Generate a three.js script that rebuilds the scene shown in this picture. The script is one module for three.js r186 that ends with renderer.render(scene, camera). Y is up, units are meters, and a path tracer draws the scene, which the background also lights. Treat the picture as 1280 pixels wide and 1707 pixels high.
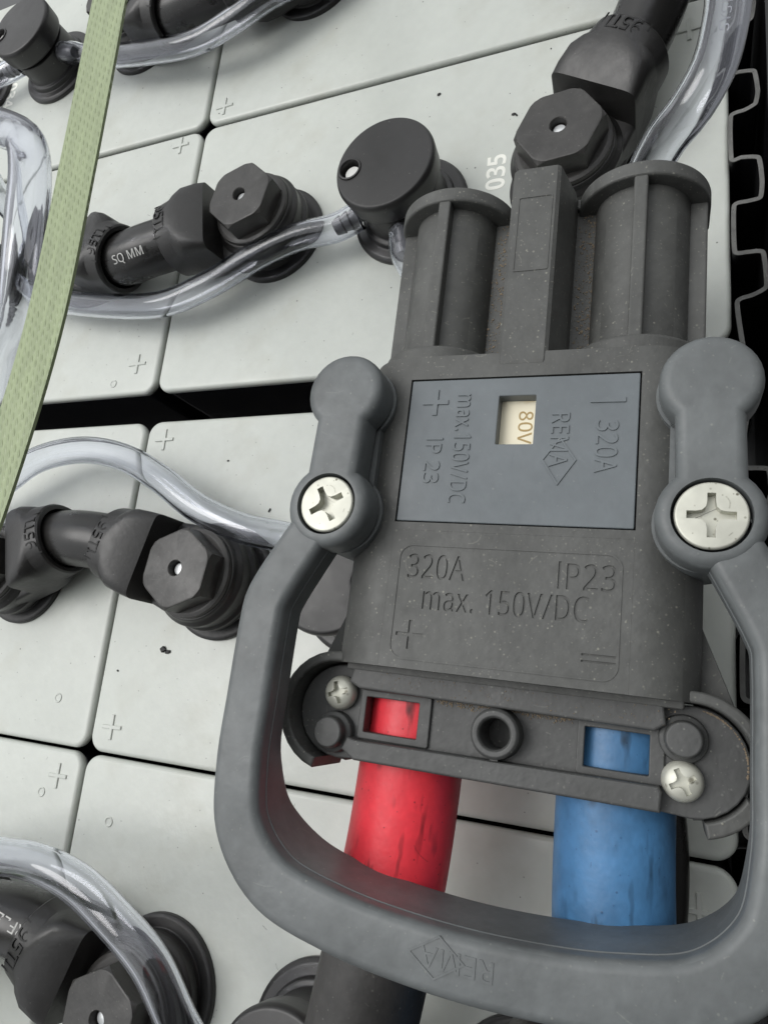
import * as THREE from 'three';
import { mergeGeometries, toCreasedNormals, mergeVertices } from 'three/addons/utils/BufferGeometryUtils.js';
import { FontLoader } from 'three/addons/loaders/FontLoader.js';
import { TextGeometry } from 'three/addons/geometries/TextGeometry.js';
import { Brush, Evaluator, SUBTRACTION, INTERSECTION } from 'three-bvh-csg';

/* ---------------------------------------------------------------- camera, sky, sun, exposure */
const scene = new THREE.Scene();
const camera = new THREE.PerspectiveCamera(71.56, 767 / 1024, 0.01, 50);
camera.position.set(0, 0.195, 0);
camera.up.set(0.00073, 0.25464, -0.96704);
camera.lookAt(-0.40145, 0.195 - 0.88562, -0.23351);

const skyTexture = (() => {            // an even overcast sky, a little brighter where the sun stands behind the clouds
  const w = 256, h = 128, d = new Float32Array(w * h * 4);
  const sun = new THREE.Vector3(-0.62, 1.0, -0.14).normalize(), v = new THREE.Vector3();
  for (let j = 0; j < h; j++) for (let i = 0; i < w; i++) {
    const el = ((j + 0.5) / h - 0.5) * Math.PI, az = ((i + 0.5) / w - 0.5) * 2 * Math.PI;
    v.set(Math.cos(el) * Math.cos(az), Math.sin(el), Math.cos(el) * Math.sin(az));
    const up = Math.max(0, v.y), c = Math.max(0, v.dot(sun));
    const cloud = 0.05 * Math.sin(v.x * 7 + 2 * Math.sin(v.z * 5)) * Math.sin(v.z * 6 + v.x * 3);
    let l = v.y < 0 ? 0.16 : (0.55 + 0.45 * up + cloud) + 0.55 * Math.pow(c, 6);
    const k = (j * w + i) * 4;
    d[k] = l * 0.98; d[k + 1] = l; d[k + 2] = l * 1.012; d[k + 3] = 1;
  }
  const t = new THREE.DataTexture(d, w, h, THREE.RGBAFormat, THREE.FloatType);
  t.mapping = THREE.EquirectangularReflectionMapping; t.magFilter = THREE.LinearFilter; t.minFilter = THREE.LinearFilter; t.needsUpdate = true;
  return t;
})();
scene.background = skyTexture; scene.environment = skyTexture;
scene.backgroundIntensity = 1; scene.environmentIntensity = 1;

const sun = new THREE.DirectionalLight(0xfffcf9, 1.05);
sun.position.set(-0.62, 1.0, -0.14); sun.target.position.set(-0.1, 0, -0.05);
sun.castShadow = true; sun.shadow.radius = 60; sun.shadow.mapSize.set(2048, 2048);
Object.assign(sun.shadow.camera, { left: -0.5, right: 0.5, top: 0.5, bottom: -0.5, near: 0.1, far: 3 });
scene.add(sun, sun.target);

const renderer = new THREE.WebGLRenderer({ antialias: true });
renderer.setSize(767, 1024);
renderer.shadowMap.enabled = true;
renderer.toneMapping = THREE.LinearToneMapping;
renderer.toneMappingExposure = 1.17;

/* ---------------------------------------------------------------- helpers (all shapes are written in millimetres) */
const font = await new FontLoader().loadAsync('fonts/droid/droid_sans_regular.typeface.json');
const fontBold = await new FontLoader().loadAsync('fonts/droid/droid_sans_bold.typeface.json');
const MM = 0.001, V = (x, y, z) => new THREE.Vector3(x, y, z);
function rng(seed) { let a = seed >>> 0; return () => { a = (a + 0x6D2B79F5) >>> 0; let t = a; t = Math.imul(t ^ (t >>> 15), t | 1); t ^= t + Math.imul(t ^ (t >>> 7), t | 61); return ((t ^ (t >>> 14)) >>> 0) / 4294967296; }; }

function finish(g, uvScale = 0.01, spin = 0) {     // box-mapped uv (1 unit = 100 mm), then millimetres to metres
  if (g.userData.keepUV) { g.scale(MM, MM, MM); return g; }
  if (g.index) g = g.toNonIndexed();
  for (const k of Object.keys(g.attributes)) if (!['position', 'normal'].includes(k)) g.deleteAttribute(k);
  const p = g.attributes.position, uv = new Float32Array(p.count * 2), a = V(), b = V(), c = V(), n = V();
  for (let i = 0; i < p.count; i += 3) {
    a.fromBufferAttribute(p, i); b.fromBufferAttribute(p, i + 1); c.fromBufferAttribute(p, i + 2);
    n.copy(b).sub(a).cross(c.clone().sub(a));
    const ax = Math.abs(n.x), ay = Math.abs(n.y), az = Math.abs(n.z);
    [a, b, c].forEach((q, j) => {
      let s, t;
      if (ay >= ax && ay >= az) { s = q.x; t = q.z; } else if (ax >= az) { s = q.z; t = q.y + 31; } else { s = q.x; t = q.y + 57; }
      uv[(i + j) * 2] = (s * Math.cos(spin) - t * Math.sin(spin)) * uvScale;
      uv[(i + j) * 2 + 1] = (s * Math.sin(spin) + t * Math.cos(spin)) * uvScale;
    });
  }
  g.setAttribute('uv', new THREE.BufferAttribute(uv, 2));
  g.scale(MM, MM, MM);
  return g;
}
function clean(g) { if (g.index) g = g.toNonIndexed(); for (const k of Object.keys(g.attributes)) if (!['position', 'normal'].includes(k)) g.deleteAttribute(k); if (!g.attributes.normal) g.computeVertexNormals(); return g; }
const join = list => mergeGeometries(list.map(clean));
const crease = (g, a = 0.6) => { g = clean(g); g.deleteAttribute('normal'); return toCreasedNormals(mergeVertices(g, 1e-3), a); };
const used = {};
function numbered(name) { const n = used[name] ?? 0; used[name] = n + 1; return n ? name + '_' + String(n).padStart(3, '0') : name; }
function thing(name, label, category, [x, y, z] = [0, 0, 0], group) {
  const o = new THREE.Group(); o.name = numbered(name); o.position.set(x * MM, y * MM, z * MM);
  o.userData = { label, category }; if (group) o.userData.group = group;
  scene.add(o); return o;
}
function part(name, g, material, parent, label) {
  const m = new THREE.Mesh(g, material); m.name = name; m.castShadow = m.receiveShadow = true;
  if (label) m.userData.label = label; parent.add(m); return m;
}
function structure(name, g, material) { const m = part(name, g, material, scene); m.userData.kind = 'structure'; return m; }
const box = (x0, x1, y0, y1, z0, z1) => new THREE.BoxGeometry(x1 - x0, y1 - y0, z1 - z0).translate((x0 + x1) / 2, (y0 + y1) / 2, (z0 + z1) / 2);
function rounded(x0, x1, y0, y1, r) {
  const s = new THREE.Shape(), [a, b, c, d] = Array.isArray(r) ? r : [r, r, r, r];   // corner radii: x0y0, x1y0, x1y1, x0y1
  s.moveTo(x0 + a, y0); s.lineTo(x1 - b, y0); if (b) s.absarc(x1 - b, y0 + b, b, -Math.PI / 2, 0);
  s.lineTo(x1, y1 - c); if (c) s.absarc(x1 - c, y1 - c, c, 0, Math.PI / 2);
  s.lineTo(x0 + d, y1); if (d) s.absarc(x0 + d, y1 - d, d, Math.PI / 2, Math.PI);
  s.lineTo(x0, y0 + a); if (a) s.absarc(x0 + a, y0 + a, a, Math.PI, Math.PI * 1.5);
  return s;
}
// extrude a plan shape drawn in (x, z) from height y0 to y1, with an edge rounding at the top and bottom
function slab(shape, y0, y1, bevel = 0.4, segs = 3, curve = 10) {
  const b = Math.min(bevel, (y1 - y0) / 2.001);
  const g = new THREE.ExtrudeGeometry(shape, { depth: y1 - y0 - 2 * b, bevelEnabled: b > 0, bevelThickness: b, bevelSize: b, bevelOffset: -b, bevelSegments: segs, curveSegments: curve });
  // plan coordinates are (x, -z): the shape's y axis becomes -z so that faces keep their outside
  return g.rotateX(-Math.PI / 2).translate(0, y0 + b, 0);
}
const plan = pts => { const s = new THREE.Shape(); pts.forEach(([x, z], i) => i ? s.lineTo(x, -z) : s.moveTo(x, -z)); s.closePath(); return s; };
const planRect = (x0, x1, z0, z1, r) => rounded(x0, x1, -z1, -z0, r);
function cyl(x, z, r0, r1, y0, y1, n = 40) { return new THREE.CylinderGeometry(r1, r0, y1 - y0, n).translate(x, (y0 + y1) / 2, z); }
function lathe(pts, n = 48) { return new THREE.LatheGeometry(pts.map(([r, y]) => new THREE.Vector2(r, y)), n); }
function roundedLathe(pts, r = 0.6, n = 48) {   // profile whose inner corners are rounded by r
  const out = [pts[0]];
  for (let i = 1; i < pts.length - 1; i++) {
    const p = new THREE.Vector2(...pts[i]), a = new THREE.Vector2(...pts[i - 1]).sub(p), b = new THREE.Vector2(...pts[i + 1]).sub(p);
    const q = Math.min(r, a.length() * 0.45, b.length() * 0.45); a.setLength(q).add(p); b.setLength(q).add(p);
    for (let k = 0; k <= 4; k++) { const t = k / 4; out.push([(1 - t) ** 2 * a.x + 2 * t * (1 - t) * p.x + t * t * b.x, (1 - t) ** 2 * a.y + 2 * t * (1 - t) * p.y + t * t * b.y]); }
  }
  out.push(pts[pts.length - 1]);
  return lathe(out, n);
}
// skin over rings of equal length; caps close both ends
function skin(rings, caps = true) {
  const n = rings[0].length, pos = [], idx = [];
  rings.forEach(r => r.forEach(p => pos.push(p.x, p.y, p.z)));
  for (let i = 0; i < rings.length - 1; i++) for (let j = 0; j < n; j++) {
    const a = i * n + j, b = i * n + (j + 1) % n, c = a + n, d = b + n; idx.push(a, b, d, a, d, c);
  }
  if (caps) for (const [k, flip] of [[0, true], [rings.length - 1, false]]) {
    const c = V(); rings[k].forEach(p => c.add(p)); c.divideScalar(n); const ci = pos.length / 3; pos.push(c.x, c.y, c.z);
    for (let j = 0; j < n; j++) { const a = k * n + j, b = k * n + (j + 1) % n; flip ? idx.push(b, a, ci) : idx.push(a, b, ci); }
  }
  const g = new THREE.BufferGeometry(); g.setAttribute('position', new THREE.Float32BufferAttribute(pos, 3)); g.setIndex(idx); g.computeVertexNormals(); return g;
}
function frames(points, n, tension = 0.5) {
  const c = new THREE.CatmullRomCurve3(points.map(p => Array.isArray(p) ? V(...p) : p), false, 'centripetal', tension), out = [];
  const fr = c.computeFrenetFrames(n, false);
  for (let i = 0; i <= n; i++) { const p = c.getPointAt(i / n), t = c.getTangentAt(i / n); let side = V(0, 1, 0).cross(t); if (side.lengthSq() < 1e-4) side = fr.normals[i].clone(); side.normalize(); const up = t.clone().cross(side).normalize(); out.push({ p, t, side, up }); }
  return out;
}
const ringAt = (f, r, n, ang0 = 0) => Array.from({ length: n }, (_, j) => { const a = -j / n * 2 * Math.PI + ang0; return f.p.clone().addScaledVector(f.side, r * Math.cos(a)).addScaledVector(f.up, r * Math.sin(a)); });
function rope(points, r, n = 60, m = 28) {   // a round bar with uv that run round and along it
  const fr = frames(points, n), pos = [], nor = [], uv = [], idx = []; let len = 0;
  fr.forEach((f, i) => {
    if (i) len += f.p.distanceTo(fr[i - 1].p);
    for (let j = 0; j <= m; j++) { const a = -Math.PI / 2 + j / m * 2 * Math.PI, d = f.side.clone().multiplyScalar(Math.cos(a)).addScaledVector(f.up, Math.sin(a)), p = f.p.clone().addScaledVector(d, r); pos.push(p.x, p.y, p.z); nor.push(d.x, d.y, d.z); uv.push(j / m * 2 * Math.PI * r * 0.01, len * 0.01); }
  });
  for (let i = 0; i < n; i++) for (let j = 0; j < m; j++) { const a = i * (m + 1) + j, c = a + m + 1; idx.push(a, a + 1, c + 1, a, c + 1, c); }
  for (const [k, s] of [[0, -1], [n, 1]]) { const f = fr[k], c = pos.length / 3; pos.push(f.p.x, f.p.y, f.p.z); nor.push(f.t.x * s, f.t.y * s, f.t.z * s); uv.push(0, 0); for (let j = 0; j < m; j++) { const a = k * (m + 1) + j; s > 0 ? idx.push(c, a, a + 1) : idx.push(c, a + 1, a); } }
  const g = new THREE.BufferGeometry(); g.setAttribute('position', new THREE.Float32BufferAttribute(pos, 3)); g.setAttribute('normal', new THREE.Float32BufferAttribute(nor, 3)); g.setAttribute('uv', new THREE.Float32BufferAttribute(uv, 2)); g.setIndex(idx); g.userData.keepUV = true; return g;
}
function hollow(points, ro, ri, n = 90, m = 32) {
  const fr = frames(points, n);
  return closedHollow(fr.map(f => ringAt(f, ro, m)), fr.map(f => ringAt(f, ri, m)));
}
function closedHollow(A, B) {   // A runs start to end, B the same way; the walls join at both ends
  const rings = [...A, ...B.slice().reverse(), A[0]];
  return skin(rings.reverse(), false);
}
function text(str, size, depth, f = font, bevel = 0) { const g = new TextGeometry(str, { font: f, size, depth, curveSegments: 4, bevelEnabled: bevel > 0, bevelThickness: bevel, bevelSize: bevel, bevelSegments: 1 }); g.computeBoundingBox(); return g; }
function fitted(str, size, depth, width, f = font, bevel = 0) { const g = text(str, size, depth, f, bevel), b = g.boundingBox; g.translate(-b.min.x, 0, 0); if (width) g.scale(width / (b.max.x - b.min.x), 1, 1); return g; }
// letters laid on a horizontal face: origin, reading direction and letter-up direction in (x, z)
function lay(g, x, y, z, rx, rz, ux, uz) { const m = new THREE.Matrix4().makeBasis(V(rx, 0, rz), V(ux, 0, uz), V(0, 1, 0)).setPosition(x, y, z); return g.applyMatrix4(m); }
// letters wrapped round a bar: axis frame {p,t,side,up}; around=true puts the reading direction round the bar
function wrap(g, f, R, angle, around, flip = 1, mirror = false) {
  const p = g.attributes.position;
  for (let i = 0; i < p.count; i++) {
    const x = p.getX(i) * flip, y = p.getY(i) * flip, z = p.getZ(i), [s, a] = around ? [y, -x / R] : [x, (mirror ? y : -y) / R], an = angle + a, rr = R + z;
    const q = f.p.clone().addScaledVector(f.t, s).addScaledVector(f.side, rr * Math.cos(an)).addScaledVector(f.up, rr * Math.sin(an));
    p.setXYZ(i, q.x, q.y, q.z);
  }
  g.computeVertexNormals(); return g;
}
const evaluator = new Evaluator(); evaluator.useGroups = false; evaluator.attributes = ['position', 'normal'];
function solid(g) {   // welded, without slivers, faces outwards
  g = clean(g); g.deleteAttribute('normal'); g = mergeVertices(g, 1e-4);
  const p = g.attributes.position, ix = [...g.index.array], out = [], a = V(), b = V(), c = V(); let vol = 0;
  for (let i = 0; i < ix.length; i += 3) {
    a.fromBufferAttribute(p, ix[i]); b.fromBufferAttribute(p, ix[i + 1]); c.fromBufferAttribute(p, ix[i + 2]);
    if (ix[i] === ix[i + 1] || ix[i] === ix[i + 2] || ix[i + 1] === ix[i + 2]) continue;
    vol += a.dot(b.clone().cross(c)); out.push(ix[i], ix[i + 1], ix[i + 2]);
  }
  if (vol < 0) for (let i = 0; i < out.length; i += 3) [out[i + 1], out[i + 2]] = [out[i + 2], out[i + 1]];
  g.setIndex(out); g = g.toNonIndexed(); g.computeVertexNormals(); return g;
}
function csg(a, b, op) { const A = new Brush(solid(a)), B = new Brush(solid(b)); A.updateMatrixWorld(); B.updateMatrixWorld(); return clean(evaluator.evaluate(A, B, op).geometry); }

/* ---------------------------------------------------------------- procedural materials */
function noise2(seed, period) {   // tileable value noise, fbm
  const r = rng(seed), N = 256, tab = Float32Array.from({ length: N * N }, r);
  const at = (x, y, p) => tab[(((y % p) + p) % p) * N + ((x % p) + p) % p];
  return (u, v, p0 = period, oct = 4) => {
    let s = 0, amp = 0.5, p = p0;
    for (let o = 0; o < oct; o++) {
      const x = u * p, y = v * p, xi = Math.floor(x), yi = Math.floor(y); let fx = x - xi, fy = y - yi; fx = fx * fx * (3 - 2 * fx); fy = fy * fy * (3 - 2 * fy);
      s += amp * ((at(xi, yi, p) * (1 - fx) + at(xi + 1, yi, p) * fx) * (1 - fy) + (at(xi, yi + 1, p) * (1 - fx) + at(xi + 1, yi + 1, p) * fx) * fy);
      amp *= 0.5; p = Math.min(p * 2, 256);
    }
    return s;
  };
}
function texture(size, fn, srgb) {
  const d = new Uint8Array(size * size * 4);
  for (let j = 0; j < size; j++) for (let i = 0; i < size; i++) { const c = fn(i / size, j / size, i, j); const k = (j * size + i) * 4; d[k] = Math.max(0, Math.min(255, c[0] * 255)); d[k + 1] = Math.max(0, Math.min(255, c[1] * 255)); d[k + 2] = Math.max(0, Math.min(255, c[2] * 255)); d[k + 3] = 255; }
  const t = new THREE.DataTexture(d, size, size); t.wrapS = t.wrapT = THREE.RepeatWrapping; t.magFilter = THREE.LinearFilter; t.minFilter = THREE.LinearMipmapLinearFilter; t.generateMipmaps = true;
  if (srgb) t.colorSpace = THREE.SRGBColorSpace; t.needsUpdate = true; return t;
}
// a speck field: dust grains, fibres and scratches with outlines of their own
function specks(size, seed, { grains = 0, fibres = 0, big = 0, blur = 0.9 }) {
  const f = new Float32Array(size * size), r = rng(seed);
  const dot = (x, y, rad, a) => { const R = Math.ceil(rad + 1); for (let j = -R; j <= R; j++) for (let i = -R; i <= R; i++) { const d = Math.hypot(i + Math.floor(x) - x, j + Math.floor(y) - y), w = Math.max(0, Math.min(1, rad + 0.5 - d)) * a; if (w > 0) { const k = ((Math.floor(y) + j + size) % size) * size + (Math.floor(x) + i + size) % size; f[k] = Math.max(f[k], w); } } };
  for (let k = 0; k < grains; k++) dot(r() * size, r() * size, blur * (0.7 + r() * r() * 2.6), 0.3 + 0.7 * r() * r());
  for (let k = 0; k < big; k++) dot(r() * size, r() * size, 2 + 2.5 * r(), 0.5 + 0.5 * r());
  for (let k = 0; k < fibres; k++) { let x = r() * size, y = r() * size, a = r() * 7, L = 8 + 50 * r() * r(), turn = (r() - 0.5) * 0.09, w = 0.5 + 0.6 * r(); for (let s = 0; s < L; s++) { dot((x + size) % size, (y + size) % size, w, 0.15 + 0.4 * r()); x += Math.cos(a); y += Math.sin(a); a += turn + (r() - 0.5) * 0.1; } }
  return (i, j) => f[j * size + i];
}
const N1 = noise2(11, 8), N2 = noise2(23, 8), N3 = noise2(37, 8);
const lerp = (a, b, t) => a + (b - a) * t;

const lidSpecks = specks(1024, 5, { grains: 60, fibres: 3, big: 0, blur: 1.3 });
const lidMap = texture(1024, (u, v, i, j) => { const n = N1(u, v, 6, 5), m = N2(u, v, 40, 3), s = lidSpecks(i, j) * 0.75; const st = 0.2 * Math.max(0, N3(u, v, 7, 5) - 0.6), k = (0.945 + 0.045 * (n - 0.5) + 0.03 * (m - 0.5)) * (1 - s); return [k * (0.824 - st * 0.6), k * (0.84 - st * 0.7), k * (0.813 - st * 0.85)]; }, true);
const lidRough = texture(512, (u, v) => { const n = N2(u, v, 5, 5), m = N1(u, v, 30, 3); const k = 0.36 + 0.16 * (n - 0.5) + 0.1 * (m - 0.5); return [k, k, k]; });
const lidBump = texture(1024, (u, v) => { const k = 0.5 + 0.9 * (N3(u, v, 5, 3) - 0.5) + 0.12 * (N1(u, v, 60, 3) - 0.5); return [k, k, k]; });
const lidMat = new THREE.MeshPhysicalMaterial({ map: lidMap, roughness: 1, roughnessMap: lidRough, bumpMap: lidBump, bumpScale: 0.0004, specularIntensity: 1, ior: 1.5 });
const markMat = lidMat;
const printMat = new THREE.MeshStandardMaterial({ color: new THREE.Color(0.93, 0.93, 0.86), roughness: 0.5 });

function plastic(seed, base, { amp = 0.14, dust = 0.5, dustColor = [0.62, 0.62, 0.58], grain = 1, rough = 0.55, grains = 2400, fibres = 60, stain = 0, streak = false, bump = 0.00012, size = 1024, blur = 0.8, ior = 1.5 } = {}) {
  const S = specks(size, seed, { grains, fibres, blur });
  const map = texture(size, (u, v, i, j) => {
    const n = N1(u + seed * 0.013, v, 7, 5), m = N2(u, v + seed * 0.07, 50, 3), st = Math.min(0.85, stain * (streak ? Math.max(0, N3(u, v * 0.25, 52, 3) - 0.55) * Math.max(0, N2(u + 0.3, v, 5, 3) - 0.36) * 34 : Math.max(0, N3(u, v, 9, 4) - 0.56) * 4));
    const k = 1 + amp * 2 * (n - 0.5) + amp * (m - 0.5), s = S(i, j) * dust;
    return [0, 1, 2].map(c => lerp(base[c] * k * (1 - st), dustColor[c], s));
  }, true);
  const rm = texture(512, (u, v) => { const k = rough + 0.22 * (N2(u, v, 9, 4) - 0.5) + 0.1 * (N1(u, v, 60, 2) - 0.5); return [k, k, k]; });
  const bm = texture(size, (u, v, i, j) => { const k = 0.45 + grain * 0.5 * (N3(u, v, 110, 2) - 0.4) + 0.35 * (N1(u, v, 12, 3) - 0.5) + 0.25 * S(i, j); return [k, k, k]; });
  return new THREE.MeshPhysicalMaterial({ map, roughness: 1, roughnessMap: rm, bumpMap: bm, bumpScale: bump, ior });
}
const rubberMat = plastic(3, [0.165, 0.162, 0.16], { dust: 0.5, bump: 0.00008, rough: 0.42, grains: 900, fibres: 25 });
const boltMat = plastic(4, [0.225, 0.22, 0.214], { dust: 0.45, rough: 0.46, grains: 1600, fibres: 90, amp: 0.3, bump: 0.0001 });
const sealMat = plastic(6, [0.155, 0.153, 0.153], { dust: 0.3, rough: 0.5, grains: 500, fibres: 10 });
const cableMat = plastic(7, [0.13, 0.127, 0.123], { dust: 0.3, bump: 0.00006, rough: 0.34, grains: 400, fibres: 10, grain: 0.4 });
const capMat = plastic(8, [0.165, 0.162, 0.163], { dust: 0.55, bump: 0.00006, rough: 0.42, grains: 1100, fibres: 20, grain: 0.5 });
const housingMat = plastic(9, [0.315, 0.318, 0.31], { dust: 0.6, rough: 0.58, grains: 4200, fibres: 80, amp: 0.16, bump: 0.00014, dustColor: [0.74, 0.73, 0.66] });
const insertMat = plastic(10, [0.395, 0.42, 0.435], { dust: 0.4, rough: 0.5, grains: 700, fibres: 30, amp: 0.07, grain: 0.4 });
const handleMat = plastic(12, [0.395, 0.41, 0.413], { dust: 0.55, rough: 0.5, grains: 1100, fibres: 60, amp: 0.13, bump: 0.00008, stain: 0.12 });
const gripMat = handleMat;
const clampMat = plastic(13, [0.285, 0.288, 0.285], { dust: 0.8, rough: 0.52, grains: 1800, fibres: 60, amp: 0.12 });
const redMat = plastic(14, [0.95, 0.235, 0.285], { dust: 0.75, dustColor: [0.3, 0.05, 0.06], rough: 0.5, grains: 700, fibres: 60, amp: 0.1, streak: true, stain: 0.36 });
const blueMat = plastic(15, [0.29, 0.49, 0.67], { dust: 0.6, dustColor: [0.07, 0.14, 0.24], rough: 0.5, grains: 700, fibres: 60, amp: 0.16, streak: true, stain: 0.3 });
const sheathMat = plastic(17, [0.225, 0.22, 0.215], { dust: 0.6, rough: 0.6, grains: 1500, fibres: 60, amp: 0.25 });
const trayMat = new THREE.MeshStandardMaterial({ color: new THREE.Color(0.009, 0.009, 0.011), roughness: 0.25 });
const spacerMat = new THREE.MeshStandardMaterial({ color: new THREE.Color(0.006, 0.006, 0.007), roughness: 0.5 });
const scuffMat = plastic(16, [0.42, 0.42, 0.41], { dust: 0.8, dustColor: [0.1, 0.1, 0.1], rough: 0.7, grains: 2500, fibres: 30, amp: 0.3 });
const metalTex = (() => { const S = specks(512, 41, { grains: 260, fibres: 25, big: 14, blur: 1.6 }); return texture(512, (u, v, i, j) => { const k = 0.9 + 0.25 * (N1(u, v, 10, 4) - 0.5); const s = S(i, j) * 0.7; return [lerp(0.86 * k, 0.26, s), lerp(0.86 * k, 0.25, s), lerp(0.81 * k, 0.2, s)]; }, true); })();
const screwMat = new THREE.MeshPhysicalMaterial({ map: metalTex, metalness: 0.35, roughness: 0.42 });
const pinMat = new THREE.MeshStandardMaterial({ color: new THREE.Color(0.72, 0.74, 0.75), roughness: 0.35, metalness: 0.3 });
const floatMat = new THREE.MeshStandardMaterial({ color: new THREE.Color(0.8, 0.8, 0.77), roughness: 0.4 });
const keyMat = new THREE.MeshStandardMaterial({ roughness: 0.55, map: texture(256, (u, v) => { const s = Math.max(0, N1(u, v, 14, 4) - 0.4) * 3.4; return [lerp(0.93, 0.7, s), lerp(0.9, 0.55, s), lerp(0.8, 0.3, s)]; }, true) });
const keyInk = new THREE.MeshStandardMaterial({ color: new THREE.Color(0.42, 0.3, 0.13), roughness: 0.7 });
const tubeMat = new THREE.MeshPhysicalMaterial({ color: 0xffffff, transmission: 1, thickness: 0.002, ior: 1.44, roughness: 0.035, attenuationColor: new THREE.Color(0.58, 0.65, 0.95), attenuationDistance: 0.011 });
const barbMat = new THREE.MeshPhysicalMaterial({ color: new THREE.Color(0.16, 0.16, 0.165), roughness: 0.25 });
const strapMat = (() => {
  const r = rng(77), shine = Float32Array.from({ length: 9 * 40 }, r);
  const wv = (u, v) => { const col = Math.floor(u * 9), fx = u * 9 - col - 0.5, row = v * 40 + (col % 2) * 0.5 + 40, k = Math.floor(row), fy = row - k - 0.5, q = fx - fy * 0.35; return [Math.max(0, 1 - (q / 0.24) ** 2 - (fy / 0.44) ** 2), shine[(k % 40) * 9 + col % 9]]; };
  const map = texture(512, (u, v) => { const n = 0.97 + 0.16 * (N1(u, v, 9, 4) - 0.5) + 0.06 * (N2(u, v, 60, 2) - 0.5); return [0.605 * n, 0.655 * n, 0.5 * n]; }, true);
  const b = texture(512, (u, v) => { const [w, h] = wv(u, v), k = w * (0.45 + 0.55 * h) + 0.15 * N2(u, v, 40, 2); return [k, k, k]; });
  return new THREE.MeshPhysicalMaterial({ map, bumpMap: b, bumpScale: -0.00022, roughness: 0.28 });
})();

/* ---------------------------------------------------------------- tray and spacer */
structure('tray_floor', finish(box(-470, 26, -70, -64, -420, 240)), trayMat);
structure('tray_wall', finish(box(18.6, 23, -64, 6, -420, 240)), trayMat);

function spacer(pts, label) {
  const t = thing('spacer_strip', label, 'spacer', [12, -60, 0], 'corrugated spacers beside the cells');
  const c = new THREE.CatmullRomCurve3(pts.map(([x, z]) => V(x, 0, z)), false, 'catmullrom', 0.25).getPoints(pts.length * 7);
  const side = c.map((p, i) => { const d = c[Math.min(i + 1, c.length - 1)].clone().sub(c[Math.max(i - 1, 0)]); return V(-d.z, 0, d.x).normalize(); });
  const ribbon = (w, y0, y1) => { const rings = c.map((p, i) => [[-w, y0], [w, y0], [w, y1], [-w, y1]].map(([s, y]) => V(p.x - 12 + side[i].x * s, y + 60, p.z + side[i].z * s))); return crease(skin(rings), 0.7); };
  part('corrugated_wall', finish(ribbon(0.5, -60, 1.6)), spacerMat, t);
  part('worn_edge', finish(ribbon(0.6, 1.62, 1.95)), scuffMat, t, 'scuffed grey top edge of the black spacer');
}
const wave = [[9.6, -262], [9.4, -248], [12, -247], [15.6, -246.6], [16.4, -240], [15.6, -233.6], [12.6, -232.6], [9, -231.4], [8.9, -217], [12, -216.6], [15.3, -215.6], [16, -209], [15.2, -203.5], [12.1, -201.6], [8.9, -200.6]];
spacer([...wave, [9.1, -185.6], [11.9, -185.1], [15.7, -184.2], [16.5, -177.2], [15.8, -172.8], [13, -171.3], [9.4, -170], [9.4, -155.4], [12, -155.4], [16.3, -154.3], [17, -146.7], [16.5, -141.3], [13.3, -140.7], [9.9, -139.8], [9.9, -125.4], [13, -124.6], [16.8, -123.9], [17.4, -113.5], [14, -111.3], [10.3, -109.6], [11.8, -94.6], [13.4, -93.4]], 'black corrugated spacer with scuffed edge beside the upper cell row');
spacer([[14.3, -84.6], [13.1, -83.2], [10.5, -64.2], [11.3, -62.5], [16.7, -62], [17.2, -56], [16.4, -53.6], [12, -53.7], [10, -50], [10.2, -36], [12, -34.4], [16.6, -33.6], [17, -25], [15.6, -23], [10.6, -21.6], [10.2, -6], [12, -4.6], [16.6, -4], [17, 5], [15.6, 7], [10.6, 8.4], [10.2, 24], [12, 25.6], [16.6, 26.4], [17, 35], [15.6, 37], [10.6, 38.4], [10.2, 54]], 'black corrugated spacer with scuffed edge beside the lower cell rows');

// added unseen wall right of and behind the viewer, to block half the sky
{
  const w = structure('added_shade_wall', finish(box(-2600, 2600, -700, 2600, 0, 120)), new THREE.MeshStandardMaterial({ color: new THREE.Color(0.08, 0.08, 0.08), roughness: 0.9 }));
  w.position.set(0.42, 0, 0.36); w.rotation.y = Math.atan2(0.76, 0.65);
}

/* ---------------------------------------------------------------- battery cells */
const CW = 197.8, RX = -89.9, LX = -289.1, rowZ = [-280, -158.7, -27.4, 92.5], rowD = [119.2, 119.6, 118.8, 118.8];
const lidGeo = rowD.map(d => finish(crease(slab(rounded(-CW / 2, CW / 2, -d / 2, d / 2, 5.5), -3.6, 0, 1.5, 4, 8), 0.5)));
const jarGeo = rowD.map(d => finish(slab(rounded(-CW / 2 + 0.7, CW / 2 - 0.7, -d / 2 + 0.7, d / 2 - 0.7, 5), -64, -3.7, 0.3, 1, 5)));
const sealGeo = finish(roundedLathe([[0, -0.5], [19.5, -0.5], [19.5, 1.6], [18.6, 2.1], [15.6, 2.3], [15.4, 4.4], [0, 4.4]], 0.4, 56));
const dipGeo = finish(roundedLathe([[0, 0.05], [1.0, 0.06], [1.25, 0.3], [1.55, 0.3], [1.8, -0.2]], 0.2, 20));
function plusGeo(h = 0.45, a = 4.1, w = 0.62) { return finish(slab(plan([[-a, -w], [-w, -w], [-w, -a], [w, -a], [w, -w], [a, -w], [a, w], [w, w], [w, a], [-w, a], [-w, w], [-a, w]]), -0.2, h, 0.15, 1)); }
const plus = plusGeo();
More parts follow.
